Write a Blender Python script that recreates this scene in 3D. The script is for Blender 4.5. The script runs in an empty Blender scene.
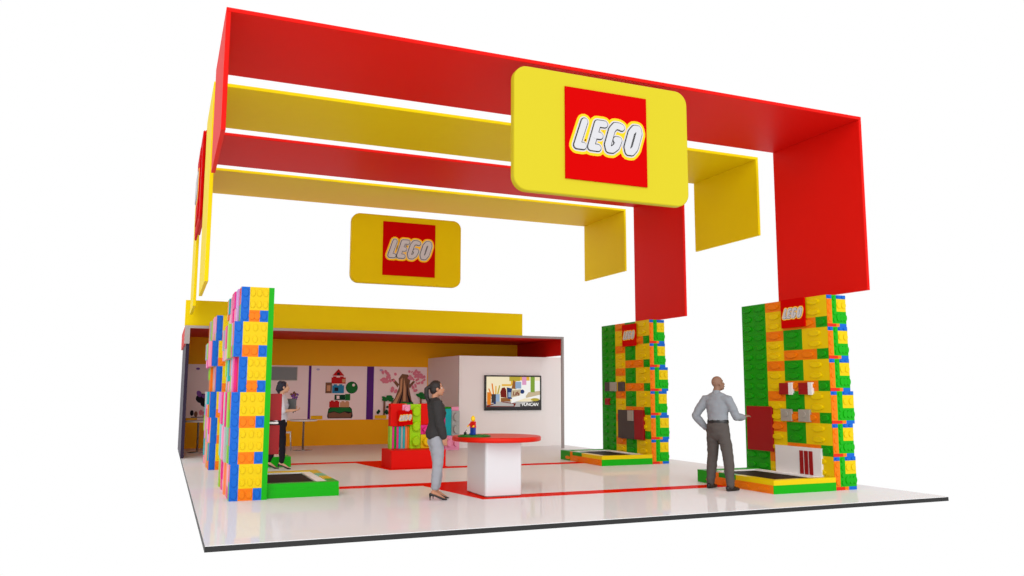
import bpy, bmesh, math, random
from mathutils import Vector, Matrix, noise
from math import sin, cos, pi, radians

random.seed(7)
scene = bpy.context.scene
COL = scene.collection

# ------------------------------------------------------------------ materials
def lin(c):
    c = c / 255.0
    return c / 12.92 if c <= 0.04045 else ((c + 0.055) / 1.055) ** 2.4

MATS = {}
def mat(name, rgb, rough=0.45, spec=0.3, metal=0.0, bump=0.0, bscale=40.0, var=0.0, vscale=6.0, emit=0.0):
    m = bpy.data.materials.new(name)
    m.use_nodes = True
    nt = m.node_tree
    b = nt.nodes['Principled BSDF']
    col = (lin(rgb[0]), lin(rgb[1]), lin(rgb[2]), 1)
    b.inputs['Base Color'].default_value = col
    b.inputs['Roughness'].default_value = rough
    b.inputs['Metallic'].default_value = metal
    b.inputs['Specular IOR Level'].default_value = spec
    tc = nt.nodes.new('ShaderNodeTexCoord')
    if var > 0:
        n = nt.nodes.new('ShaderNodeTexNoise'); n.inputs['Scale'].default_value = vscale
        n.inputs['Detail'].default_value = 3
        r = nt.nodes.new('ShaderNodeMapRange')
        r.inputs['To Min'].default_value = 1 - var; r.inputs['To Max'].default_value = 1 + var
        mx = nt.nodes.new('ShaderNodeMix'); mx.data_type = 'RGBA'; mx.blend_type = 'MULTIPLY'
        mx.inputs['Factor'].default_value = 1.0
        mx.inputs['A'].default_value = col
        nt.links.new(tc.outputs['Object'], n.inputs['Vector'])
        nt.links.new(n.outputs['Fac'], r.inputs['Value'])
        nt.links.new(r.outputs['Result'], mx.inputs['B'])
        nt.links.new(mx.outputs['Result'], b.inputs['Base Color'])
    if bump > 0:
        n2 = nt.nodes.new('ShaderNodeTexNoise'); n2.inputs['Scale'].default_value = bscale
        bp = nt.nodes.new('ShaderNodeBump'); bp.inputs['Strength'].default_value = bump
        bp.inputs['Distance'].default_value = 0.01
        nt.links.new(tc.outputs['Object'], n2.inputs['Vector'])
        nt.links.new(n2.outputs['Fac'], bp.inputs['Height'])
        nt.links.new(bp.outputs['Normal'], b.inputs['Normal'])
    if emit > 0:
        b.inputs['Emission Color'].default_value = col
        b.inputs['Emission Strength'].default_value = emit
        b.inputs['Base Color'].default_value = (0.0, 0.0, 0.0, 1)
    MATS[name] = m
    return m

mat('frame_red', (222, 20, 12), 0.5, 0.08, var=0.02)
mat('frame_yellow', (232, 204, 0), 0.5, 0.08, var=0.02)
mat('sign_yellow', (204, 189, 34), 0.5, 0.12)
mat('sign_red', (198, 0, 0), 0.6, 0.03)
mat('letter_yellow', (255, 200, 0), 0.4, 0.3)
mat('letter_black', (25, 25, 28), 0.4, 0.3)
mat('letter_white', (200, 200, 204), 0.4, 0.3)
mat('floor_white', (231, 229, 230), 0.07, 0.05, var=0.015, vscale=1.5)
mat('edge_dark', (34, 34, 34), 0.5, 0.3)
def glossy_floor(name, fac):
    nt = MATS[name].node_tree; b = nt.nodes['Principled BSDF']; out = nt.nodes['Material Output']
    b.inputs['Specular IOR Level'].default_value = 0.0
    g = nt.nodes.new('ShaderNodeBsdfGlossy'); g.inputs['Roughness'].default_value = 0.045
    mx = nt.nodes.new('ShaderNodeMixShader'); mx.inputs[0].default_value = fac
    nt.links.new(b.outputs[0], mx.inputs[1]); nt.links.new(g.outputs[0], mx.inputs[2]); nt.links.new(mx.outputs[0], out.inputs['Surface'])
glossy_floor('floor_white', 0.2)
mat('inlay_red', (228, 32, 12), 0.1, 0.08)
glossy_floor('inlay_red', 0.05)
mat('b_green', (22, 148, 12), 0.35, 0.15)
mat('b_bright_green', (18, 168, 12), 0.35, 0.15)
mat('b_yellow', (224, 192, 0), 0.35, 0.15)
mat('b_orange', (230, 120, 6), 0.35, 0.15)
mat('b_blue', (14, 98, 196), 0.35, 0.15)
mat('b_red', (214, 40, 14), 0.35, 0.15)
mat('b_pink', (236, 150, 186), 0.4, 0.12)
mat('b_magenta', (224, 50, 140), 0.4, 0.12)
mat('b_mint', (125, 200, 165), 0.4, 0.12)
mat('b_teal', (30, 175, 185), 0.4, 0.12)
mat('b_lime', (150, 205, 60), 0.4, 0.12)
mat('b_bright_lime', (160, 215, 10), 0.35, 0.15)
mat('b_salmon', (238, 140, 90), 0.4, 0.12)
mat('b_grey', (170, 172, 172), 0.4, 0.12)
mat('b_lilac', (200, 150, 215), 0.4, 0.12)
mat('panel_darkred', (150, 8, 14), 0.4, 0.25)
mat('panel_grey', (158, 152, 142), 0.5, 0.3)
mat('panel_darkgrey', (70, 62, 60), 0.5, 0.3)
mat('white', (226, 224, 224), 0.45, 0.3)
mat('tray_white', (250, 250, 250), 0.5, 0.2)
mat('tray_dark', (46, 32, 26), 0.6, 0.05)
mat('wall_white', (234, 229, 228), 0.5, 0.25)
mat('poster_white', (246, 222, 220), 0.5, 0.2)  # white poster ground, tinted pink to stand for red bounce light
mat('wall_yellow_bounce', (240, 168, 0), 0.5, 0.1)  # yellow wall; the orange shift is red bounce light put into the colour
mat('box_red', (205, 18, 14), 0.5, 0.1)
mat('purple', (84, 10, 120), 0.5, 0.2)
mat('dark_purple', (38, 22, 48), 0.5, 0.2)
mat('metal_grey', (150, 140, 138), 0.35, 0.5, metal=0.3)
mat('chrome', (190, 186, 184), 0.2, 0.5, metal=0.9)
mat('table_white', (214, 214, 217), 0.35, 0.3)
mat('tabletop_red', (214, 28, 8), 0.35, 0.15)
mat('plate_green', (26, 112, 34), 0.4, 0.3)
mat('toy_yellow', (248, 200, 0), 0.35, 0.4)
mat('toy_red', (215, 10, 10), 0.35, 0.4)
mat('toy_blue', (10, 60, 160), 0.35, 0.4)
mat('black', (14, 14, 16), 0.4, 0.4)
mat('dark_bezel', (40, 38, 38), 0.3, 0.4)
mat('skin_brown', (136, 101, 82), 0.5, 0.3, var=0.05, vscale=20)
mat('skin_tan', (180, 126, 98), 0.5, 0.3, var=0.05, vscale=20)
mat('skin_fair', (206, 160, 132), 0.5, 0.3, var=0.05, vscale=20)
mat('lip', (150, 80, 70), 0.5, 0.3)
mat('eye_white', (235, 232, 228), 0.3, 0.5)
mat('shirt_grey', (138, 142, 148), 0.8, 0.1, bump=0.3, bscale=30, var=0.05, vscale=8)
mat('trouser_taupe', (84, 78, 75), 0.85, 0.1, bump=0.2, bscale=60, var=0.05)
mat('blouse_black', (52, 50, 50), 0.8, 0.15, bump=0.3, bscale=25, var=0.08)
mat('trouser_grey', (150, 151, 158), 0.85, 0.1, bump=0.2, bscale=60, var=0.05)
mat('trouser_black', (30, 28, 36), 0.85, 0.1, bump=0.2, bscale=60)
mat('blouse_white', (205, 204, 214), 0.8, 0.1, bump=0.2, bscale=30)
mat('hair_dark', (30, 21, 19), 0.5, 0.4, bump=0.6, bscale=70)
mat('hair_blueblack', (24, 22, 42), 0.5, 0.4, bump=0.6, bscale=70)
mat('leather_black', (22, 20, 20), 0.3, 0.5)
mat('laptop_grey', (92, 94, 96), 0.4, 0.3)
# print inks
mat('ink_brown', (128, 88, 66), 0.6, 0.1, var=0.25, vscale=9)
mat('ink_pink', (226, 130, 148), 0.6, 0.1, var=0.15, vscale=14)
mat('ink_green', (30, 112, 50), 0.6, 0.1, var=0.2, vscale=14)
mat('ink_darkgreen', (14, 66, 40), 0.6, 0.1)
mat('ink_red', (196, 30, 30), 0.6, 0.1)
mat('ink_blue', (48, 134, 176), 0.6, 0.1)
mat('ink_tan', (206, 150, 110), 0.6, 0.1)
mat('ink_black', (28, 22, 34), 0.6, 0.1)
mat('ink_violet', (130, 80, 160), 0.6, 0.1)
mat('ink_yellow', (236, 178, 20), 0.6, 0.1)
mat('ink_lilac', (190, 170, 200), 0.6, 0.1)
# lit screen colours
for n, c in dict(cream=(250, 236, 200), orange=(232, 130, 30), amber=(236, 180, 60), dark=(66, 60, 62), maroon=(120, 30, 20),
                 navy=(40, 60, 110), pale=(252, 250, 245), skyblue=(150, 175, 205), green=(130, 165, 60), olive=(190, 170, 60),
                 pink=(228, 160, 200), beige=(205, 185, 150), brown=(150, 95, 50), shadow=(72, 68, 66), grey=(185, 180, 176)).items():
    mat('lit_' + n, c, 0.5, 0.1, emit=0.9)
mat('wall_screen_grey', (122, 126, 126), 0.4, 0.3)

# ------------------------------------------------------------------ mesh builder
class MB:
    def __init__(self):
        self.bm = bmesh.new(); self.names = []
    def mi(self, m):
        if m not in self.names: self.names.append(m)
        return self.names.index(m)
    def face(self, vs, m, smooth=False):
        f = self.bm.faces.new(vs); f.material_index = self.mi(m); f.smooth = smooth
        return f
    def box(self, x0, x1, y0, y1, z0, z1, m, bev=0.0):
        if x0 > x1: x0, x1 = x1, x0
        if y0 > y1: y0, y1 = y1, y0
        if z0 > z1: z0, z1 = z1, z0
        v = [self.bm.verts.new((x, y, z)) for z in (z0, z1) for y in (y0, y1) for x in (x0, x1)]
        fs = [self.face([v[i] for i in q], m) for q in ((0, 2, 3, 1), (4, 5, 7, 6), (0, 1, 5, 4), (2, 6, 7, 3), (0, 4, 6, 2), (1, 3, 7, 5))]
        if bev > 0:
            es = list({e for f in fs for e in f.edges})
            r = bmesh.ops.bevel(self.bm, geom=es, offset=bev, segments=2, affect='EDGES', profile=0.5)
            for f in r['faces']: f.material_index = self.mi(m)
        return v
    def prism(self, pts, axis, d0, d1, m, smooth_side=False, cap=None):
        # pts: 2D outline (u,v); axis 'y': (u,d,v)  axis 'x': (d,u,v)  axis 'z': (u,v,d)
        def P(u, v, d):
            return {'y': (u, d, v), 'x': (d, u, v), 'z': (u, v, d)}[axis]
        a = [self.bm.verts.new(P(u, v, d0)) for u, v in pts]
        b = [self.bm.verts.new(P(u, v, d1)) for u, v in pts]
        n = len(pts)
        self.face(a[::-1], cap or m); self.face(b, cap or m)
        for i in range(n):
            self.face([a[i], a[(i + 1) % n], b[(i + 1) % n], b[i]], m, smooth_side)
    def stud(self, c, nrm, ru, rv, h, m, seg=14):
        # a raised elliptical stud on a wall; ru horizontal, rv vertical
        c = Vector(c); nrm = Vector(nrm)
        if abs(nrm.z) > 0.9: U, V = Vector((1, 0, 0)), Vector((0, 1, 0))
        else:
            V = Vector((0, 0, 1)); U = V.cross(nrm)
        rings = []
        for k, (s, hh) in enumerate(((1.0, 0), (1.0, h * 0.75), (0.88, h))):
            rings.append([self.bm.verts.new(c + U * (ru * s * cos(2 * pi * i / seg)) + V * (rv * s * sin(2 * pi * i / seg)) + nrm * hh) for i in range(seg)])
        for r0, r1 in zip(rings, rings[1:]):
            for i in range(seg):
                self.face([r0[i], r0[(i + 1) % seg], r1[(i + 1) % seg], r1[i]], m)
        self.face(rings[-1], m)
    def lathe(self, prof, c, m, seg=40, smooth=True, sx=1.0, sy=1.0):
        # prof: list of (r, z)
        c = Vector(c); rings = []
        for r, z in prof:
            if r < 1e-6: rings.append([self.bm.verts.new(c + Vector((0, 0, z)))])
            else: rings.append([self.bm.verts.new(c + Vector((r * sx * cos(2 * pi * i / seg), r * sy * sin(2 * pi * i / seg), z))) for i in range(seg)])
        for a, b in zip(rings, rings[1:]):
            for i in range(seg):
                j = (i + 1) % seg
                if len(a) == 1 and len(b) == 1: continue
                if len(a) == 1: self.face([a[0], b[j], b[i]], m, smooth)
                elif len(b) == 1: self.face([a[i], a[j], b[0]], m, smooth)
                else: self.face([a[i], a[j], b[j], b[i]], m, smooth)
        if len(rings[0]) > 1: self.face(rings[0][::-1], m)
        if len(rings[-1]) > 1: self.face(rings[-1], m)
    def tube(self, pts, radii, m, seg=10, flat=None, side=None):
        """loft a closed tube with round ends through pts; flat: list of (a,b) overrides radii, a along side."""
        pts = [Vector(p) for p in pts]
        ab = flat or [(r, r) for r in radii]
        n = len(pts); rings = []
        side = Vector(side) if side is not None else None
        prev = None
        def ring(c, t, a, b):
            nonlocal prev
            s = side if side is not None else (prev if prev is not None else (Vector((1, 0, 0)) if abs(t.x) < 0.8 else Vector((0, 1, 0))))
            u = (s - t * s.dot(t))
            if u.length < 1e-5: u = t.orthogonal()
            u.normalize(); v = t.cross(u).normalized(); prev = u
            return [self.bm.verts.new(c + u * (a * cos(2 * pi * i / seg)) + v * (b * sin(2 * pi * i / seg))) for i in range(seg)]
        tang = []
        for i in range(n):
            t = (pts[min(i + 1, n - 1)] - pts[max(i - 1, 0)])
            tang.append(t.normalized() if t.length > 1e-9 else Vector((0, 0, 1)))
        t0 = tang[0]; a, b = ab[0]; r = min(a, b)
        caps0 = [(0.45, 0.85), (0.8, 0.5)]
        first = self.bm.verts.new(pts[0] - t0 * r)
        rings.append(ring(pts[0] - t0 * r * 0.85, t0, a * 0.5, b * 0.5))
        rings.append(ring(pts[0] - t0 * r * 0.5, t0, a * 0.86, b * 0.86))
        for i in range(n): rings.append(ring(pts[i], tang[i], *ab[i]))
        t1 = tang[-1]; a, b = ab[-1]; r = min(a, b)
        rings.append(ring(pts[-1] + t1 * r * 0.5, t1, a * 0.86, b * 0.86))
        rings.append(ring(pts[-1] + t1 * r * 0.85, t1, a * 0.5, b * 0.5))
        last = self.bm.verts.new(pts[-1] + t1 * r)
        for r0, r1 in zip(rings, rings[1:]):
            for i in range(seg): self.face([r0[i], r0[(i + 1) % seg], r1[(i + 1) % seg], r1[i]], m, True)
        for i in range(seg):
            self.face([first, rings[0][(i + 1) % seg], rings[0][i]], m, True)
            self.face([last, rings[-1][i], rings[-1][(i + 1) % seg]], m, True)
    def ball(self, c, r, m, seg=16, rings=10, rot=None):
        c = Vector(c); r = Vector(r) if hasattr(r, '__len__') else Vector((r, r, r))
        R = rot or Matrix.Identity(3)
        def P(t, p): return c + R @ Vector((r.x * sin(t) * cos(p), r.y * sin(t) * sin(p), r.z * cos(t)))
        top = self.bm.verts.new(P(0, 0)); bot = self.bm.verts.new(P(pi, 0))
        L = [[self.bm.verts.new(P(pi * k / rings, 2 * pi * i / seg)) for i in range(seg)] for k in range(1, rings)]
        for i in range(seg):
            j = (i + 1) % seg
            self.face([top, L[0][i], L[0][j]], m, True); self.face([bot, L[-1][j], L[-1][i]], m, True)
            for a, b in zip(L, L[1:]): self.face([a[i], b[i], b[j], a[j]], m, True)
    def mesh(self, name):
        bmesh.ops.recalc_face_normals(self.bm, faces=self.bm.faces[:])
        me = bpy.data.meshes.new(name); self.bm.to_mesh(me); self.bm.free()
        for n in self.names: me.materials.append(MATS[n])
        return me
    def build(self, name, parent=None, loc=None, label=None, kind=None):
        o = bpy.data.objects.new(name, self.mesh(name)); COL.objects.link(o)
        if parent: o.parent = parent
        if loc is not None: o.location = loc
        if label: o['label'] = label
        if kind: o['kind'] = kind
        return o

def thing(name, label, cat, loc=(0, 0, 0), rz=0.0, group=None):
    o = bpy.data.objects.new(name, None); COL.objects.link(o)
    o.empty_display_size = 0.1
    o.location = loc; o.rotation_euler = (0, 0, rz); o['label'] = label; o['category'] = cat
    if group: o['group'] = group
    return o
def tag(o, label, cat, group=None):
    o['label'] = label; o['category'] = cat
    if group: o['group'] = group
    return o
def struct(mb, name):
    return mb.build(name, kind='structure')
def shift_build(mb, name, root, label=None):
    """mesh written in world coordinates, parented under an unrotated root"""
    top = root
    while top.parent: top = top.parent
    bmesh.ops.translate(mb.bm, verts=mb.bm.verts[:], vec=-top.location)
    return mb.build(name, root, label=label)

# ------------------------------------------------------------------ camera
cam_d = bpy.data.cameras.new('camera'); cam = bpy.data.objects.new('camera', cam_d); COL.objects.link(cam)
cam_d.sensor_width = 36; cam_d.lens = 819.198 * 36 / 1024
R = Matrix(((0.9209018158749155, -0.0506849915436432, 0.3864852871074189),
            (-0.38978931138874845, -0.11456871361505959, 0.913749584179208),
            (0.002034267772086683, 0.9921214852490654, 0.12526300436210278)))
Rb = Matrix((R.col[0], R.col[1], -R.col[2])).transposed()
cam.matrix_world = Matrix.Translation((-0.4575, -8.7458, 1.5)) @ Rb.to_4x4()
cam_d.clip_end = 200
scene.camera = cam

# ------------------------------------------------------------------ light: bright white studio surround
w = bpy.data.worlds.new('studio'); scene.world = w; w.use_nodes = True
bg = w.node_tree.nodes['Background']
bg.inputs['Color'].default_value = (1, 1, 1, 1); bg.inputs['Strength'].default_value = 1.0
scene.view_settings.view_transform = 'Standard'
scene.view_settings.look = 'None'
scene.view_settings.exposure = 0.0
scene.view_settings.gamma = 1.0
scene.view_settings.use_curve_mapping = False
scene.cycles.use_denoising = True
scene.cycles.max_bounces = 8

sun_d = bpy.data.lights.new('soft_key', 'SUN'); sun_d.energy = 1.5; sun_d.angle = radians(60)
sun = bpy.data.objects.new('soft_key', sun_d); COL.objects.link(sun)
sun.rotation_euler = Vector((0.27, 0.88, -0.31)).to_track_quat('-Z', 'Y').to_euler()
sun.location = (-3, -6, 9)

# ------------------------------------------------------------------ setting: platform, inlays, back box
FX, FY0, FY1 = 10.12, 0.0, 14.75
m = MB()
m.box(0, FX, FY0, FY1, -0.03, 0, 'floor_white')
m.box(-0.004, FX + 0.004, FY0 - 0.004, FY1, -0.062, -0.008, 'edge_dark')
struct(m, 'floor')

def inlay(pts, name):
    mm = MB(); mm.prism(pts, 'z', 0.0, 0.003, 'inlay_red'); struct(mm, name)
inlay([(2.0, 4.2), (3.45, 4.12), (3.75, 2.22), (7.95, 2.22), (7.95, 2.56), (4.4, 2.56), (4.4, 4.5), (2.0, 4.5)], 'trim_1')
inlay([(2.0, 8.72), (3.35, 8.68), (3.62, 6.88), (7.95, 6.88), (7.95, 7.22), (4.9, 7.22), (4.9, 9.02), (2.0, 9.05)], 'trim_2')

BX0, BX1, BF, BB, BH = 0.0, 9.5, 11.25, 14.6, 2.92
# back wall: yellow with red bounce light mixed into its colour, the posters hang on it
m = MB()
m.box(0.03, 9.97, BB, BB + 0.1, 0, BH, 'wall_yellow_bounce')
struct(m, 'wall_back')
m = MB()
m.box(-0.02, 0.05, BF + 0.02, BB, 0, 2.56, 'dark_purple')
struct(m, 'wall_left')
m = MB()
m.prism([(BX1 - 0.06, BF + 0.02), (BX1 - 0.002, BF + 0.02), (BX1 + 0.16, BB), (BX1 + 0.1, BB)], 'z', 2.47, BH, 'box_red')
struct(m, 'wall_right')
m = MB()
m.prism([(0, BF + 0.02), (BX1 - 0.002, BF + 0.02), (BX1 + 0.16, BB), (0, BB)], 'z', BH, BH + 0.05, 'box_red')
struct(m, 'ceiling')
# metal edge of the box and red side return
m = MB()
m.box(-0.06, BX1 + 0.02, BF - 0.03, BF + 0.018, BH - 0.005, BH + 0.055, 'metal_grey')
m.box(BX1 - 0.05, BX1 + 0.02, BF - 0.03, BF + 0.018, 0.0, BH - 0.005, 'metal_grey')
m.box(-0.06, 0.05, BF - 0.03, BF + 0.018, 2.56, BH - 0.005, 'metal_grey')
struct(m, 'trim_3')
m = MB(); m.box(-0.06, -0.02, BF + 0.018, BB, 2.56, BH + 0.05, 'box_red'); struct(m, 'trim_4')
# purple dividers between posters
m = MB(); m.box(3.27, 3.34, BB - 0.02, BB, 0.70, 2.2, 'purple'); struct(m, 'trim_5')
m = MB(); m.box(4.91, 5.11, BB - 0.02, BB, 0.70, 2.2, 'purple'); struct(m, 'trim_6')
# storage room partition
m = MB()
m.box(6.961, 9.97, 12.26, 12.34, 0, 2.459, 'wall_white')
m.box(9.90, 9.97, 12.34, BB, 0, 2.459, 'wall_white')
m.prism([(6.88, 12.26), (6.96, 12.26), (6.81, BB), (6.73, BB)], 'z', 0, 2.46, 'wall_white')
m.box(6.93, 9.90, 12.34, BB - 0.01, 2.40, 2.455, 'wall_white')
m.box(6.874, 6.886, 12.254, 12.268, 0, 2.455, 'metal_grey')
struct(m, 'wall_partition')

# header panel on top of the box
m = MB()
m.box(-0.07, 8.32, BF + 0.03, BF + 0.11, BH + 0.05, 3.56, 'frame_yellow', bev=0.008)
tag(m.build('fascia_panel'), 'long yellow fascia board standing on top edge of the back room', 'fascia panel')

# ------------------------------------------------------------------ the hanging ribbon arches
AX0, AX1, AH, AT = 0.02, 10.14, 6.10, 0.055
def arch(y0, y1, zl, zr, mname, label):
    t = thing('hanging_arch', label, 'hanging arch', (5.08, (y0 + y1) / 2, min(zl, zr)), group='ribbon arches hanging over the stand')
    m = MB(); m.box(AX0, AX1, y0, y1, AH - AT, AH, mname, bev=0.006); shift_build(m, 'beam', t)
    m = MB(); m.box(AX0, AX0 + AT, y0, y1, zl, AH - AT, mname, bev=0.006); shift_build(m, 'leg', t)
    m = MB(); m.box(AX1 - AT, AX1, y0, y1, zr, AH - AT, mname, bev=0.006); shift_build(m, 'leg', t)
arch(1.24, 3.36, 4.57, 3.16, 'frame_red', 'front red ribbon arch carrying the big front logo board')
arch(3.85, 5.92, 3.08, 4.53, 'frame_yellow', 'yellow ribbon arch between the two red arches')
arch(6.36, 8.45, 4.57, 3.16, 'frame_red', 'rear red ribbon arch whose long leg ends above the rear right tower')
arch(8.90, 11.05, 3.20, 4.51, 'frame_yellow', 'rearmost yellow ribbon arch above the back room')

# ------------------------------------------------------------------ logo lettering
LET = [
    (0.12, [[(0.02, 1), (-0.02, 0), (0.42, 0)]]),
    (0.74, [[(0.50, 1), (0.0, 1), (0.0, 0), (0.50, 0)], [(0.0, 0.5), (0.40, 0.5)]]),
    (1.46, [[(0.64, 0.96), (0.44, 1), (0.16, 1), (0.0, 0.82), (0.0, 0.18), (0.16, 0), (0.42, 0), (0.64, 0.14), (0.70, 0.42), (0.50, 0.42)]]),
    (2.38, [[(0.16, 1), (0.42, 1), (0.58, 0.82), (0.58, 0.18), (0.42, 0), (0.16, 0), (0.0, 0.18), (0.0, 0.82), (0.16, 1)]]),
]
def logo_strokes(S):
    """polylines in metres for a square of side S centred on (0,0)"""
    h = 0.27 * S; out = []
    for x0, polys in LET:
        for p in polys:
            out.append([((-1.36 + x0 + q[0] * 0.64) * 0.262 * S + (q[1] - 0.5) * 0.085 * S, (q[1] - 0.5) * h + 0.0 * S) for q in p])
    return out
STROKE = [0]
def stroke(mb, poly, r, place, d0, d1, m, seg=14):
    # flat rounded stroke; place(u,v,d)->world
    def pr(pts):
        a = [mb.bm.verts.new(place(u, v, d0)) for u, v in pts]; b = [mb.bm.verts.new(place(u, v, d1)) for u, v in pts]
        mb.face(b, m); n = len(pts)
        for i in range(n): mb.face([a[i], a[(i + 1) % n], b[(i + 1) % n], b[i]], m)
    for p, q in zip(poly, poly[1:]):
        STROKE[0] = (STROKE[0] + 1) % 24; d1 += 0.00012 * (1 if STROKE[0] else -23)
        ang = math.atan2(q[1] - p[1], q[0] - p[0]); pts = []
        for i in range(seg // 2 + 1):
            a = ang - pi / 2 + pi * i / (seg // 2); pts.append((q[0] + r * cos(a), q[1] + r * sin(a)))
        for i in range(seg // 2 + 1):
            a = ang + pi / 2 + pi * i / (seg // 2); pts.append((p[0] + r * cos(a), p[1] + r * sin(a)))
        pr(pts)
def logo_parts(root, S, place, dep=0.02):
    """red square + lettering children of root. place(u,v,d) gives world coords, d outward"""
    m = MB(); s = S / 2
    pts = [(-s, -s), (s, -s), (s, s), (-s, s)]
    a = [m.bm.verts.new(place(u, v, 0)) for u, v in pts]; b = [m.bm.verts.new(place(u, v, dep)) for u, v in pts]
    m.face(b, 'sign_red'); m.face(a[::-1], 'sign_red')
    for i in range(4): m.face([a[i], a[(i + 1) % 4], b[(i + 1) % 4], b[i]], 'sign_red')
    sq = shift_build(m, 'logo_square', root, 'red logo square')
    st = logo_strokes(S)
    m = MB()
    for k, p in enumerate(st): stroke(m, p, 0.088 * S, place, dep, dep + 0.006 * S, 'letter_yellow')
    for k, p in enumerate(st): stroke(m, p, 0.060 * S, place, dep + 0.004 * S, dep + 0.009 * S, 'letter_white')
    for k, p in enumerate(st): stroke(m, p, 0.0445 * S, place, dep + 0.007 * S, dep + 0.012 * S, 'letter_black')
    for k, p in enumerate(st): stroke(m, p, 0.0345 * S, place, dep + 0.010 * S, dep + 0.022 * S, 'letter_white')
    bmesh.ops.translate(m.bm, verts=m.bm.verts[:], vec=-root.location)
    o = m.build('lettering', sq, label='white rounded lettering with yellow outline')
    return sq

def rrect(w, h, r, n=8):
    out = []
    for cx, cy, a0 in ((w / 2 - r, h / 2 - r, 0), (-w / 2 + r, h / 2 - r, pi / 2), (-w / 2 + r, -h / 2 + r, pi), (w / 2 - r, -h / 2 + r, 1.5 * pi)):
        for i in range(n + 1):
            a = a0 + pi / 2 * i / n; out.append((cx + r * cos(a), cy + r * sin(a)))
    return out
def board(mb, W, H, r, place, d0, d1, m):
    def ring(k, d): return [mb.bm.verts.new(place(u, v, d)) for u, v in rrect(W - 2 * k, H - 2 * k, max(r - k, 0.02))]
    b = 0.012
    rings = [ring(b, d0), ring(0, d0 + b), ring(0, d1 - b), ring(b, d1)]
    n = len(rings[0])
    for a, c in zip(rings, rings[1:]):
        for i in range(n): mb.face([a[i], a[(i + 1) % n], c[(i + 1) % n], c[i]], m)
    mb.face(rings[0][::-1], m); mb.face(rings[-1], m)

def sign(cx, cy, cz, W, H, S, face, dep, bm_name, label, sq_off=(0, 0)):
    t = thing('logo_board', label, 'sign', (cx, cy, cz - H / 2), group='rounded logo boards under the arches')
    if face == 'front': place = lambda u, v, d: Vector((cx + u, cy - d, cz + v))
    else: place = lambda u, v, d: Vector((cx - d, cy - u, cz + v))
    m = MB(); board(m, W, H, 0.2, place, -dep, 0.0, bm_name); shift_build(m, 'board', t)
    logo_parts(t, S, lambda u, v, d: place(u + sq_off[0], v + sq_off[1], d), 0.02)
sign(5.11, 1.06, 5.045, 2.79, 1.74, 1.31, 'front', 0.12, 'sign_yellow', 'big rounded yellow board with red logo square on the front red arch', (0.02, 0.01))
sign(4.76, 10.0, 4.825, 2.70, 1.645, 1.285, 'front', 0.14, 'frame_yellow', 'smaller looking rounded yellow logo board hanging far back above the back room', (0.04, 0.03))
sign(-0.02, 7.50, 5.29, 2.55, 1.62, 1.25, 'left', 0.04, 'sign_red', 'red logo board seen edge-on at the left ends of the arches')

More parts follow.
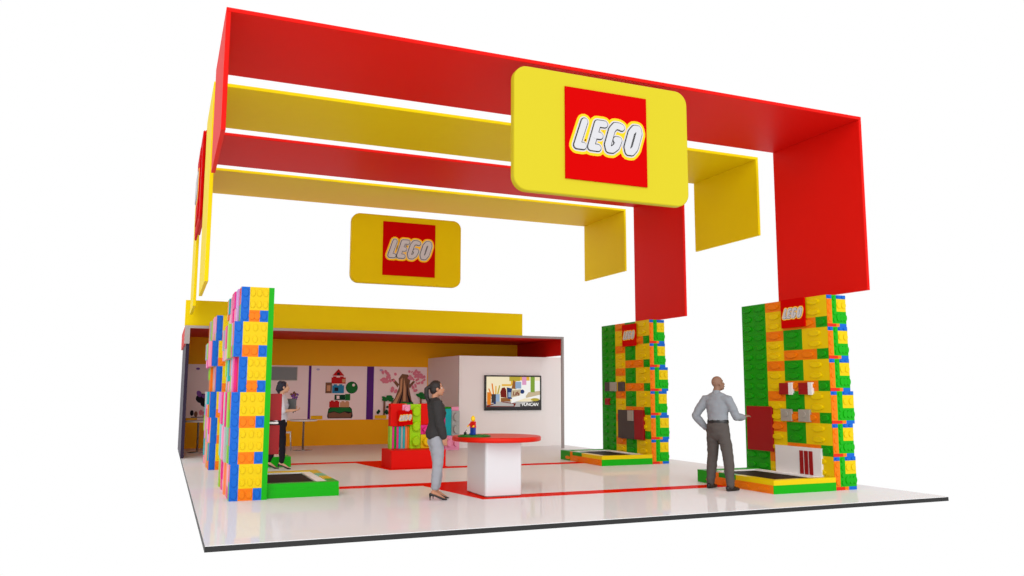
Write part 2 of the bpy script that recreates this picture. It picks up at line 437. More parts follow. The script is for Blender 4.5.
# ------------------------------------------------------------------ brick towers
LAY = 6
OUTC = ['b_pink', 'b_mint', 'b_magenta', 'b_salmon', 'b_lime', 'b_grey', 'b_pink', 'b_orange', 'b_lilac', 'b_teal']
def tower(xd, y0, dirn, depth, shifts, label, seed):
    rnd = random.Random(seed); LH = (3.03 if dirn < 0 else 2.965) / LAY
    Y1 = y0 + 2.08
    root = thing('brick_tower', label, 'display tower', (xd - dirn * depth / 2, (y0 + Y1) / 2, 0), group='brick patterned display towers')
    X = lambda a: xd - dirn * a
    nd = (dirn, 0, 0); sh = 0.028 if dirn < 0 else 0.01
    for k in range(LAY):                                     # k = 0 is the bottom tier
        D = depth + shifts[LAY - 1 - k]
        z0 = k * LH; z1 = z0 + LH; r = LH / 3
        rows = [z1, z1 - r, z1 - 2 * r, z0]
        m = MB()
        m.box(X(0.05), X(D - 0.05), y0 + 0.0119, Y1, z0, z1, 'b_green')
        # display face, columns counted from the back
        e = [Y1, Y1 - 0.63, Y1 - 1.06, Y1 - 1.50, y0 + 0.012]
        def db(ya, yb, za, zb, c): m.box(X(0), X(0.05), ya, yb, za, zb, c)
        def ds(ya, yb, za, zb, c, n=1, rr=1):
            db(ya, yb, za, zb, c)
            for i in range(n):
                for j in range(rr):
                    m.stud((X(0), ya + (yb - ya) * (i + 0.5) / n, za + (zb - za) * (j + 0.5) / rr), nd, min(0.13, (yb - ya) / n * 0.34), 0.05, sh, c)
        ds(e[1], e[0], z0, z1, 'b_green', 2, 3)
        ds(e[2], e[1], rows[1], z1, 'b_orange'); ds(e[2], e[1], z0, rows[1], 'b_yellow', 1, 2)
        ds(e[3], e[2], rows[2], z1, 'b_green', 1, 2)
        ds(e[4] + 0.25, e[2], z0, rows[2], 'b_orange', 2, 1)
        ds(e[4], e[3], rows[2], z1, 'b_yellow', 1, 2)
        db(e[4], e[4] + 0.25, z0, rows[2], 'b_green')
        m.stud((X(0), (e[4] + e[4] + 0.25) / 2, (z0 + rows[2]) / 2), nd, 0.08, 0.05, sh, 'b_green')
        # front face (towards the aisle)
        nf = (0, -1, 0)
        def fb(a0, a1, za, zb, c, n=0, rr=0, ru=0.045, rv=0.05):
            m.box(X(a0), X(a1), y0, y0 + 0.0119, za, zb, c)
            for i in range(n):
                for j in range(rr):
                    m.stud((X(a0 + (a1 - a0) * (i + 0.5) / n), y0, za + (zb - za) * (j + 0.5) / rr), nf, ru, rv, 0.016, c)
        if dirn < 0:
            w = D; q = [0.0, 0.25 * w, 0.5 * w, w]
            h = LH
            fb(0.0, q[1], z1 - 0.12 * h, z1, 'b_blue', 1, 1, 0.03, 0.02); fb(q[2], q[3], z1 - 0.12 * h, z1, 'b_blue', 2, 1, 0.04, 0.02)
            fb(0.0, q[1], z0 + 0.1 * h, z1 - 0.12 * h, 'b_orange', 1, 3, 0.035, 0.04)
            fb(q[1], q[2], z0 + 0.1 * h, z1, 'b_bright_green', 1, 4, 0.03, 0.035)
            fb(q[2], q[3], z1 - 0.52 * h, z1 - 0.12 * h, 'b_yellow', 2, 1, 0.045, 0.05)
            fb(q[2], q[3], z0 + 0.1 * h, z1 - 0.52 * h, 'b_bright_green', 3, 1, 0.04, 0.06)
            fb(0.0, q[2] * 0.9, z0, z0 + 0.1 * h, 'b_red'); fb(q[2] * 0.9, q[2] * 1.25, z0, z0 + 0.1 * h, 'b_orange'); fb(q[2] * 1.25, q[3], z0, z0 + 0.1 * h, 'b_blue')
        else:
            bl = D - 0.115
            fb(0.0, 0.075, z0, z1, 'b_bright_green')
            fb(0.075, bl, rows[2], z1, 'b_yellow', 3, 2, 0.032, 0.05)
            fb(0.075, 0.19, z0, rows[2], 'b_blue', 1, 1, 0.036, 0.055)
            fb(0.19, bl, z0, rows[2], 'b_orange', 2, 1, 0.042, 0.055)
            fb(bl, D, z0, z1, 'b_blue', 1, 3, 0.04, 0.06)
        # outer face: narrow pastel slabs of uneven depth
        y = y0 + 0.012
        while y < Y1 - 0.01:
            wd = rnd.choice((0.12, 0.18, 0.24, 0.3)); yy = min(Y1, y + wd)
            zc = z0 + rnd.choice((0, 0.33, 0.5, 0)) * LH
            c1, c2 = rnd.choice(OUTC), rnd.choice(OUTC)
            if y < y0 + 0.1: c1, c2 = 'b_red', 'b_green' if dirn > 0 else 'b_salmon'; 
            p = rnd.choice((0, 0, 0.02, 0.04)) if y > y0 + 0.1 else 0
            if zc > z0: m.box(X(D - 0.05), X(D + p * 0.5), y, yy, z0, zc, c2)
            m.box(X(D - 0.05), X(D + p), y, yy, zc, z1, c1)
            y = yy
        shift_build(m, 'brick_tier', root)
    # tray at the foot
    tl = 1.2 if dirn < 0 else 1.02
    ya, yb = (y0 - 0.02, y0 + 1.86) if dirn < 0 else (y0 + 0.1, y0 + 2.03)
    TX = lambda a: xd + dirn * (0.001 + a)
    hh = 0.2; rim = 0.13; h1 = 0.125
    m = MB()
    lowf, upf = ('b_bright_green', 'b_yellow') if dirn < 0 else ('b_bright_green', 'b_bright_green')
    g = 0.004
    # front rim
    m.box(TX(0), TX(tl - rim), ya, ya + rim, 0, h1, lowf); m.box(TX(0), TX(tl - rim), ya + g, ya + rim, h1, hh, upf)
    m.box(TX(tl - rim), TX(tl), ya, ya + 0.01, 0, h1, lowf); m.box(TX(tl - rim), TX(tl - g), ya + g, ya + 0.012, h1, hh, upf)
    # back rim
    bc = 'b_green' if dirn < 0 else 'b_yellow'
    m.box(TX(0), TX(tl), yb - rim, yb, 0, h1, 'b_green'); m.box(TX(0), TX(tl), yb - rim, yb, h1, hh, bc)
    # outer rim in bricks
    ya0 = ya; ya = ya + 0.012; L = yb - rim - ya
    cols_lo = ['b_bright_green' if dirn > 0 else 'b_orange', 'b_orange', 'b_orange', 'b_orange']
    cols_up = ['b_yellow', 'b_yellow', 'b_green', 'b_yellow'] if dirn < 0 else ['b_bright_green', 'b_yellow', 'b_mint', 'b_yellow']
    n = 4
    for i in range(n):
        a, b = ya + L * i / n, ya + L * (i + 1) / n
        if dirn < 0 and i == 3: lo = up = 'b_orange'
        else: lo, up = cols_lo[i], cols_up[i]
        m.box(TX(tl - rim), TX(tl), a, b, 0, h1, lo); m.box(TX(tl - rim), TX(tl - g), a + (g if i == 0 else 0), b, h1, hh, up)
        m.stud((TX(tl), (a + b) / 2, h1 / 2), (dirn, 0, 0), 0.11, 0.035, 0.015, lo)
    if dirn < 0:
        m.box(TX(tl - rim - 0.002), TX(tl + 0.003), yb - 0.45, yb + 0.003, 0, hh + 0.002, 'b_green')
    ya = ya0
    tray = shift_build(m, 'tray', root)
    m = MB(); lx = tl - rim; wt = 0.02
    w0 = 0.17 if dirn < 0 else 0.03; w1 = 0.03 if dirn < 0 else 0.15
    m.box(TX(w0), TX(lx - w1), ya + rim, ya + rim + wt, 0.02, 0.185, 'tray_white'); m.box(TX(w0), TX(lx - w1), yb - rim - 0.06, yb - rim, 0.02, 0.185, 'tray_white')
    m.box(TX(0.03 if dirn < 0 else 0.012), TX(w0), ya + rim, yb - rim, 0.02, 0.185, 'tray_white'); m.box(TX(lx - w1), TX(lx), ya + rim, yb - rim, 0.02, 0.185, 'tray_white')
    shift_build(m, 'tray_liner', tray, 'white inner border')
    m = MB(); m.box(TX(w0), TX(lx - w1), ya + rim + wt, yb - rim - 0.06, 0.02, 0.165, 'tray_dark')
    shift_build(m, 'inset_panel', tray, 'dark brown inset floor')
    return root

def wallbox(root, xd, name, ya, yb, za, zb, dep, mname, parent=None, label=None, bev=0.004, base=0.0):
    m = MB(); m.box(xd - base, xd - base - dep, ya, yb, za, zb, mname, bev=bev)
    bmesh.ops.translate(m.bm, verts=m.bm.verts[:], vec=-root.location)
    return m.build(name, parent or root, label=label)

def square_logo(root, xd, yc, zc, S):
    place = lambda u, v, d: Vector((xd - 0.022 - d, yc - u * 1.08, zc + v * 0.93))
    logo_parts(root, S, place, 0.03)

rs = [0.0, 0.01, 0.015, 0.07, 0.03, 0.05]
t1 = tower(9.13, 1.16, -1, 0.385, rs, 'tall brick tower at front right beside the bald man in grey shirt', 3)
t2 = tower(9.03, 6.16, -1, 0.37, rs[:2] + [0.07, 0.03, 0.07, 0.05], 'tall brick tower behind, right of the white storage wall', 4)
ls = [-0.02, 0.055, -0.025, 0.055, 0.05, 0.03]
t3 = tower(0.95, 3.32, 1, 0.47, ls, 'nearest left brick tower with yellow and blue front, in front of the other', 5)
t4 = tower(0.95, 8.18, 1, 0.50, [0.0, 0.06, -0.03, 0.055, 0.02, 0.03], 'rear left brick tower half hidden behind the nearest left tower', 6)
# fittings of the front right tower
X = 9.13
square_logo(t1, X, 1.885, 2.795, 0.51)
for (ya, yb) in ((2.06, 2.28), (1.61, 1.82)):
    o = wallbox(t1, X, 'sample_block', ya, yb, 1.46, 1.65, 0.05, 'panel_darkred', label='dark red block')
    wallbox(t1, X, 'side_plate', ya - 0.09, ya - 0.001, 1.455, 1.655, 0.05, 'white', o, 'white side plate')
for (ya, yb) in ((2.02, 2.27), (1.605, 1.86)):
    o = wallbox(t1, X, 'grey_block', ya, yb, 1.025, 1.22, 0.04, 'panel_grey', label='grey square block')
    m = MB(); m.stud((X - 0.04, (ya + yb) / 2, 1.14), (-1, 0, 0), 0.05, 0.05, 0.012, 'panel_grey'); shift_build(m, 'button', t1).parent = o
wallbox(t1, X, 'display_panel', 2.50, 3.15, 0.5, 1.255, 0.04, 'panel_darkred', label='large dark red panel')
o = wallbox(t1, X, 'white_panel', 1.39, 2.44, 0.155, 0.62, 0.04, 'white', label='white panel low on the tower')
for i in range(3):
    ya = 1.57 + i * 0.105
    wallbox(t1, X, 'bar', ya, ya + 0.08, 0.195, 0.565, 0.012, 'panel_darkred', o, 'dark red upright bar', base=0.04)
# fittings of the rear right tower
X = 9.03
square_logo(t2, X, 6.93, 2.74, 0.52)
for (ya, yb, c) in ((7.84, 8.06, 'panel_darkgrey'), (7.56, 7.83, 'panel_grey'), (7.20, 7.46, 'panel_darkgrey')):
    wallbox(t2, X, 'sample_block', ya, yb, 1.51, 1.715, 0.04, c, label='grey block' if c == 'panel_grey' else 'dark block')
wallbox(t2, X, 'red_block', 7.85, 8.02, 1.2, 1.35, 0.06, 'panel_darkred', label='small dark red block')
o = wallbox(t2, X, 'display_box', 6.76, 7.44, 0.48, 1.1, 0.06, 'panel_darkgrey', label='dark grey display box')
wallbox(t2, X, 'red_side', 6.40, 6.759, 0.48, 1.11, 0.055, 'panel_darkred', o, 'dark red half')
wallbox(t2, X, 'grey_tile', 6.77, 7.0, 0.87, 1.095, 0.02, 'panel_grey', o, 'grey tile', base=0.06)
# fittings of the nearest left tower (display side faces right)
X = 0.95
def lbox(root, name, ya, yb, za, zb, dep, mname, label):
    m = MB(); m.box(X + 0.002, X + dep, ya, yb, za, zb, mname, bev=0.004); return shift_build(m, name, root, label)
for t, y in ((t3, 3.55), (t4, 8.4)):
    lbox(t, 'display_panel', y, y + 0.75, 1.08, 1.46, 0.19, 'panel_darkred', 'dark red upper panel')
    lbox(t, 'display_panel', y, y + 0.75, 0.6, 1.01, 0.17, 'panel_darkred', 'dark red lower panel')
    lbox(t, 'shelf', y, y + 0.7, 1.03, 1.06, 0.15, 'white', 'thin white shelf')

# ------------------------------------------------------------------ table, plate, toy figure
TC = (4.16, 2.75)
t = thing('counter_table', 'round red topped counter on a white box base', 'table', (TC[0], TC[1], 0))
m = MB()
m.prism([(p[0] + 4.13, p[1] + 2.78) for p in rrect(0.57, 0.80, 0.04)], 'z', 0.02, 0.775, 'table_white'); shift_build(m, 'base', t)
m = MB(); m.prism([(p[0] + 4.13, p[1] + 2.78) for p in rrect(0.53, 0.76, 0.03)], 'z', 0.004, 0.02, 'metal_grey'); shift_build(m, 'plinth', t)
m = MB(); m.lathe([(0.645, 0.775), (0.66, 0.785), (0.66, 0.835), (0.645, 0.845)], (TC[0], TC[1], 0), 'tabletop_red', seg=72); shift_build(m, 'tabletop', t)

m = MB(); m.lathe([(0.235, 0), (0.24, 0.004), (0.24, 0.016), (0.232, 0.02)], (0, 0, 0), 'plate_green', seg=40, smooth=False)
for i in range(-3, 4):
    for j in range(-3, 4):
        if i * i + j * j < 11: m.stud((i * 0.06, j * 0.06, 0.02), (0, 0, 1), 0.02, 0.02, 0.008, 'plate_green', 10)
o = m.build('base_plate', loc=(3.76, 2.63, 0.846)); tag(o, 'round green studded plate on left of red tabletop', 'plate')

t = thing('toy_figure', 'small toy figure with yellow head standing on the green plate', 'toy', (3.73, 2.60, 0.875), radians(-70))
t.scale = (1.12, 1.12, 1.12)
m = MB()
for s in (-1, 1):
    q = MB(); q.box(s * 0.002, s * 0.036, -0.02, 0.02, 0, 0.075, 'toy_blue', bev=0.004); q.box(s * 0.002, s * 0.036, -0.032, 0.02, 0, 0.02, 'toy_blue', bev=0.003); q.build('leg', t)
m.box(-0.038, 0.038, -0.02, 0.02, 0.075, 0.09, 'toy_blue', bev=0.003); m.build('hips', t)
m = MB()
prof = [(-0.04, 0.09), (0.04, 0.09), (0.03, 0.17), (-0.03, 0.17)]
m.prism(prof, 'y', -0.02, 0.02, 'toy_red'); m.build('torso', t)
for s in (-1, 1):
    m = MB(); m.tube([(s * 0.036, 0, 0.16), (s * 0.05, -0.006, 0.135), (s * 0.054, -0.03, 0.115)], [0.011, 0.011, 0.009], 'toy_red'); a = m.build('arm', t)
    m = MB(); m.tube([(s * 0.054, -0.03, 0.115), (s * 0.055, -0.045, 0.107)], [0.009, 0.011], 'toy_yellow'); m.build('hand', a)
m = MB(); m.lathe([(0.014, 0.168), (0.014, 0.176), (0.024, 0.18), (0.027, 0.188), (0.027, 0.222), (0.023, 0.23), (0.013, 0.231), (0.013, 0.243), (0, 0.243)], (0, 0, 0), 'toy_yellow', seg=20); m.build('head', t)
m = MB(); m.ball((0, 0, 0.022), 0.022, 'black'); m.tube([(0, 0, 0.04), (0.02, 0.0, 0.07)], [0.004, 0.004], 'black', 6)
o = m.build('toy_ball', loc=(3.61, 2.60, 0.875)); tag(o, 'tiny black ball beside the toy figure on the green plate', 'toy')

# ------------------------------------------------------------------ wall television
def text_mesh(body, size, name):
    cu = bpy.data.curves.new(name, 'FONT'); cu.body = body; cu.size = size; cu.extrude = 0.0; cu.offset = size * 0.03; cu.shear = 0.2
    o = bpy.data.objects.new(name, cu); COL.objects.link(o)
    me = bpy.data.meshes.new_from_object(o.evaluated_get(bpy.context.evaluated_depsgraph_get()))
    bpy.data.objects.remove(o); return me
t = thing('television', 'black framed television with a lit desk picture on white wall', 'television', (8.45, 12.25, 1.0))
m = MB(); m.box(7.6, 9.3, 12.19, 12.255, 0.985, 1.94, 'dark_bezel', bev=0.01); shift_build(m, 'frame', t)
SX0, SX1, SZ0, SZ1 = 7.65, 9.25, 1.055, 1.90
class Screen:
    def __init__(s): s.m = MB(); s.d = 12.19
    def pg(s, pts, c):
        s.d -= 0.0006
        vs = [s.m.bm.verts.new((SX0 + u * (SX1 - SX0), s.d, SZ0 + v * (SZ1 - SZ0))) for u, v in pts]
        s.m.face(vs, 'lit_' + c)
    def r(s, u0, u1, v0, v1, c): s.pg([(u0, v0), (u1, v0), (u1, v1), (u0, v1)], c)
    def el(s, u, v, a, b, c): s.pg([(min(1, max(0, u + a * cos(2 * pi * i / 18))), min(1, max(0, v + b * sin(2 * pi * i / 18)))) for i in range(18)], c)
S = Screen()
S.r(0, 1, 0, 1, 'cream'); S.r(0.45, 0.8, 0.72, 1, 'amber'); S.r(0.55, 1, 0.3, 0.88, 'pale'); S.r(0, 1, 0, 0.2, 'grey'); S.pg([(0.7, 0.3), (1, 0.42), (1, 0.55), (0.78, 0.5)], 'beige')
S.r(0.42, 0.62, 0.86, 1, 'olive'); S.r(0.66, 0.74, 0.74, 1, 'pink'); S.r(0.82, 0.9, 0.5, 1, 'green'); S.r(0.28, 0.46, 0.7, 0.76, 'amber')
S.pg([(0, 0), (0.5, 0), (0.55, 0.14), (0.3, 0.2), (0, 0.08)], 'maroon'); S.pg([(0.05, 0.06), (0.5, 0.05), (0.5, 0.12), (0.2, 0.2), (0.12, 0.1)], 'grey')
for x, y0, x1, y1, c in ((0.1, 0.35, 0.04, 0.62, 'orange'), (0.13, 0.4, 0.1, 0.78, 'orange'), (0.17, 0.4, 0.17, 0.7, 'amber'), (0.2, 0.4, 0.24, 0.72, 'olive'), (0.08, 0.3, 0.02, 0.5, 'maroon')):
    S.pg([(x - 0.012, y0), (x + 0.012, y0), (x1 + 0.012, y1), (x1 - 0.012, y1)], c)
S.r(0.01, 0.08, 0.1, 0.5, 'orange'); S.r(0.09, 0.17, 0.16, 0.44, 'dark'); S.r(0.17, 0.24, 0.2, 0.44, 'skyblue'); S.r(0.13, 0.17, 0.12, 0.2, 'navy')
S.pg([(0.26, 0.34), (0.37, 0.32), (0.36, 0.58), (0.33, 0.66), (0.28, 0.64), (0.25, 0.5)], 'maroon'); S.r(0.26, 0.44, 0.2, 0.32, 'brown')
S.pg([(0.38, 0.3), (0.47, 0.28), (0.47, 0.62), (0.37, 0.66)], 'navy'); S.pg([(0.4, 0.34), (0.45, 0.34), (0.45, 0.5), (0.4, 0.5)], 'skyblue')
S.pg([(0.46, 0.62), (0.55, 0.6), (0.53, 0.84), (0.49, 0.9)], 'brown'); S.r(0.53, 0.64, 0.62, 0.84, 'skyblue'); S.el(0.66, 0.52, 0.04, 0.07, 'navy')
S.pg([(0.45, 0.32), (0.62, 0.38), (0.63, 0.6), (0.46, 0.56)], 'beige'); S.pg([(0.45, 0.14), (0.73, 0.32), (0.72, 0.44), (0.47, 0.33)], 'pale')
S.pg([(0.62, 0.0), (1, 0), (1, 0.26), (0.62, 0.12)], 'shadow'); S.r(0, 1, 0, 0.035, 'dark'); S.el(0.9, 0.26, 0.08, 0.05, 'olive')
bmesh.ops.translate(S.m.bm, verts=S.m.bm.verts[:], vec=-t.location)
scr = S.m.build('screen', t, label='lit picture of a desk with pens and card')
def screen_text(body, size, u, v, c):
    me = text_mesh(body, size, 'caption'); me.transform(Matrix.Translation(Vector((SX0 + u * (SX1 - SX0), S.d - 0.002, SZ0 + v * (SZ1 - SZ0))) - t.location) @ Matrix.Rotation(pi / 2, 4, 'X'))
    me.materials.clear(); me.materials.append(MATS['lit_' + c])
    o = bpy.data.objects.new('caption', me); COL.objects.link(o); o.parent = scr
screen_text('VUNCAN', 0.12, 0.64, 0.06, 'pale')
screen_text('Lifs', 0.15, 0.475, 0.40, 'maroon')

# ------------------------------------------------------------------ posters on the back wall
class Print:
    def __init__(s, x0, x1, z0, z1):
        s.m = MB(); s.d = BB - 0.012
        s.m.box(x0, x1, BB - 0.012, BB - 0.001, z0, z1, 'poster_white')
    def pg(s, pts, c):
        s.d -= 0.0008
        s.m.face([s.m.bm.verts.new((x, s.d, z)) for x, z in pts], c)
    def r(s, x0, x1, z0, z1, c): s.pg([(x0, z0), (x1, z0), (x1, z1), (x0, z1)], c)
    def el(s, x, z, a, b, c, rot=0, n=20):
        s.pg([(x + a * cos(2 * pi * i / n) * cos(rot) - b * sin(2 * pi * i / n) * sin(rot), z + a * cos(2 * pi * i / n) * sin(rot) + b * sin(2 * pi * i / n) * cos(rot)) for i in range(n)], c)
    def done(s, label):
        o = s.m.build('poster'); tag(o, label, 'poster', 'posters along the back wall'); return o
# left poster: dark potted foliage and violet blossoms
P = Print(0.06, 3.27, 0.70, 2.2)
P.el(0.52, 1.3, 0.16, 0.13, 'ink_black'); P.el(0.62, 1.17, 0.14, 0.1, 'ink_black'); P.el(0.44, 1.42, 0.06, 0.09, 'ink_violet', 0.5); P.el(0.56, 1.36, 0.05, 0.05, 'ink_violet'); P.el(0.64, 1.28, 0.05, 0.03, 'ink_lilac')
for x, z, c in ((0.28, 0.92, 'ink_black'), (0.38, 0.89, 'ink_brown'), (0.5, 0.93, 'ink_pink'), (0.58, 0.89, 'ink_pink')): P.el(x, z, 0.045, 0.075, c)
P.r(0.26, 0.6, 0.80, 0.82, 'ink_black'); P.r(0.1, 0.42, 0.72, 0.79, 'ink_yellow'); P.el(0.38, 2.08, 0.05, 0.03, 'ink_violet')
for k in range(11): P.el(2.90 + 0.03 * k ** 0.5 * cos(k * 2.4), 1.37 + 0.035 * k ** 0.5 * sin(k * 2.4), 0.04, 0.028, 'ink_violet' if k % 3 else 'ink_brown', k * 0.7)
P.pg([(2.87, 0.9), (2.89, 0.9), (2.92, 1.3), (2.9, 1.3)], 'ink_darkgreen')
P.done('leftmost pale poster with dark foliage behind the brick towers')
# middle poster: heap of coloured toy shapes on a green mound
P = Print(3.34, 4.91, 0.70, 2.2)
P.pg([(3.83, 0.74), (4.5, 0.74), (4.53, 0.8), (4.5, 1.0), (4.44, 1.06), (3.9, 1.06), (3.84, 1.0), (3.81, 0.8)], 'ink_black')
P.pg([(3.85, 0.76), (4.48, 0.76), (4.5, 0.9), (4.4, 0.87), (4.3, 0.92), (4.16, 0.87), (4.0, 0.92), (3.84, 0.88)], 'ink_brown')
P.pg([(3.84, 0.9), (4.0, 0.94), (4.16, 0.89), (4.3, 0.94), (4.5, 0.91), (4.48, 0.99), (4.42, 1.04), (3.92, 1.04), (3.86, 0.98)], 'ink_green')
P.r(3.86, 4.14, 1.05, 1.21, 'ink_red'); P.r(3.90, 3.98, 1.21, 1.24, 'ink_red'); P.r(4.02, 4.10, 1.21, 1.24, 'ink_red')
P.r(4.16, 4.42, 1.05, 1.19, 'ink_tan'); P.r(4.2, 4.28, 1.19, 1.22, 'ink_tan'); P.r(4.32, 4.4, 1.19, 1.22, 'ink_tan')
P.r(3.98, 4.32, 1.24, 1.42, 'poster_white'); P.r(4.0, 4.30, 1.25, 1.40, 'ink_darkgreen'); P.r(4.06, 4.14, 1.28, 1.37, 'poster_white')
P.r(3.74, 3.92, 1.44, 1.74, 'ink_brown'); P.r(3.78, 3.88, 1.5, 1.66, 'ink_tan')
P.r(3.93, 4.26, 1.44, 1.66, 'ink_blue'); P.r(3.97, 4.06, 1.66, 1.69, 'ink_blue'); P.r(4.12, 4.21, 1.66, 1.69, 'ink_blue'); P.r(3.99, 4.1, 1.5, 1.6, 'ink_black')
P.el(4.48, 1.60, 0.17, 0.17, 'ink_black'); P.el(4.48, 1.60, 0.155, 0.155, 'ink_green'); P.el(4.53, 1.67, 0.04, 0.04, 'poster_white')
P.r(4.3, 4.44, 1.24, 1.42, 'ink_green')
P.r(3.90, 4.30, 1.71, 1.88, 'ink_red'); P.r(3.94, 4.04, 1.88, 1.91, 'ink_red'); P.r(4.14, 4.24, 1.88, 1.91, 'ink_red'); P.r(4.2, 4.29, 1.74, 1.84, 'ink_tan')
P.pg([(3.92, 1.93), (4.26, 1.93), (4.09, 2.12)], 'ink_red'); P.r(4.05, 4.13, 1.95, 2.02, 'ink_black')
P.r(3.36, 3.68, 0.72, 0.82, 'ink_yellow'); P.el(3.52, 2.1, 0.05, 0.03, 'ink_lilac')
P.done('middle pale poster with coloured blocks stacked on a green mound')
# right poster: pink blossom tree with brown trunk
P = Print(5.11, 6.7, 0.70, 2.2)
P.pg([(5.5, 1.02), (6.36, 1.02), (6.24, 1.24), (6.16, 1.6), (6.2, 1.86), (6.12, 1.98), (5.94, 2.0), (5.84, 1.86), (5.86, 1.62), (5.74, 1.3)], 'ink_brown')
P.pg([(5.86, 1.7), (5.7, 1.86), (5.62, 1.84), (5.82, 1.6)], 'ink_brown'); P.pg([(6.14, 1.66), (6.28, 1.8), (6.34, 1.78), (6.18, 1.58)], 'ink_brown')
P.pg([(5.62, 1.04), (5.74, 1.04), (5.94, 1.5), (5.96, 1.9), (5.9, 1.84), (5.88, 1.5)], 'ink_tan'); P.pg([(5.98, 1.04), (6.06, 1.04), (6.06, 1.6), (6.0, 1.9), (5.99, 1.5)], 'ink_tan'); P.pg([(6.2, 1.04), (6.3, 1.04), (6.14, 1.4), (6.1, 1.8), (6.1, 1.4)], 'ink_black'); P.pg([(5.82, 1.04), (5.88, 1.04), (5.97, 1.4), (5.98, 1.7), (5.94, 1.4)], 'ink_black')
rp = random.Random(11)
for cx, cz, rx, rz, n in ((5.55, 1.90, 0.2, 0.15, 22), (6.3, 1.95, 0.16, 0.13, 20), (6.5, 1.86, 0.12, 0.18, 12), (6.26, 1.6, 0.1, 0.1, 5), (5.7, 1.52, 0.08, 0.06, 4), (5.42, 1.72, 0.06, 0.1, 3)):
    for i in range(n): P.el(cx + rp.uniform(-rx, rx), cz + rp.uniform(-rz, rz), rp.uniform(0.03, 0.07), rp.uniform(0.02, 0.05), 'ink_pink', rp.uniform(0, 3), 10)
for cx, cz, s in ((5.42, 1.28, 0.2), (6.5, 1.36, 0.12), (6.06, 1.12, 0.18)):
    P.pg([(cx - 0.03, cz - 0.5), (cx + 0.03, cz - 0.5), (cx + 0.03, cz), (cx - 0.03, cz)], 'ink_brown')
    for i in range(9): P.el(cx + rp.uniform(-s, s), cz + rp.uniform(-0.05, 0.07), 0.09, 0.04, 'ink_green', rp.uniform(-0.5, 0.5), 10)
for i in range(7): P.el(5.34 + rp.uniform(-0.12, 0.2), 0.9 + rp.uniform(-0.05, 0.16), 0.05, 0.035, 'ink_darkgreen', rp.uniform(0, 3), 10)
P.r(5.14, 5.48, 0.72, 0.82, 'ink_yellow'); P.el(5.3, 2.1, 0.05, 0.03, 'ink_lilac')
P.done('right pale poster with a pink blossom tree above the brick display')
# grey screen on the left poster
t = thing('wall_screen', 'blank grey screen above the woman holding a grey folder', 'screen', (2.5, BB - 0.03, 1.8))
m = MB(); m.box(2.05, 2.94, BB - 0.06, BB - 0.016, 1.8, 2.15, 'wall_screen_grey', bev=0.006); shift_build(m, 'panel', t)
m = MB()
for a in ((2.05, 2.94, 1.79, 1.81), (2.05, 2.94, 2.14, 2.16), (2.04, 2.06, 1.79, 2.16), (2.93, 2.95, 1.79, 2.16)): m.box(a[0], a[1], BB - 0.068, BB - 0.016, a[2], a[3], 'panel_grey')
shift_build(m, 'frame', t)

# ------------------------------------------------------------------ bistro tables and chairs
def bistro(x, y, label):
    t = thing('bistro_table', label, 'table', (x, y, 0), group='bistro tables in the back room')
    m = MB(); m.lathe([(0.33, 0.735), (0.34, 0.74), (0.34, 0.775), (0.33, 0.76)], (0, 0, 0), 'white', 36); m.build('tabletop', t)
    m = MB(); m.lathe([(0.025, 0.02), (0.025, 0.72), (0.09, 0.735)], (0, 0, 0), 'chrome', 16); m.build('pole', t)
    m = MB(); m.lathe([(0.24, 0), (0.24, 0.008), (0.06, 0.02), (0.03, 0.04), (0, 0.04)], (0, 0, 0), 'chrome', 32); m.build('base', t)
bistro(2.92, 12.95, 'white bistro table on chrome pole, left of the stacked block poster')
bistro(0.40, 13.15, 'white bistro table with dark base half hidden behind the left towers')
def chair(x, y, rz, label):
    t = thing('bistro_chair', label, 'chair', (x, y, 0), rz, group='chairs at the bistro tables')
    m = MB(); m.box(-0.2, 0.2, -0.2, 0.2, 0.44, 0.47, 'white', bev=0.012); m.build('seat', t)
    m = MB(); m.box(-0.2, 0.2, 0.19, 0.215, 0.56, 0.86, 'white', bev=0.01); m.build('backrest', t)
    for sx in (-1, 1):
        m = MB(); m.tube([(sx * 0.19, -0.21, 0.0), (sx * 0.18, -0.18, 0.45)], [0.011, 0.011], 'chrome', 8); m.build('leg', t)
        m = MB(); m.tube([(sx * 0.19, 0.22, 0.0), (sx * 0.18, 0.19, 0.45), (sx * 0.18, 0.205, 0.84)], [0.011] * 3, 'chrome', 8); m.build('leg', t)
    m = MB(); m.tube([(-0.19, -0.2, 0.2), (0.19, -0.2, 0.2)], [0.009, 0.009], 'chrome', 8); m.build('stretcher', t)
chair(2.42, 13.0, radians(80), 'white chair with chrome legs behind the woman with grey folder')
chair(1.05, 13.7, radians(-95), 'white chair with chrome legs hidden behind the rear left tower')

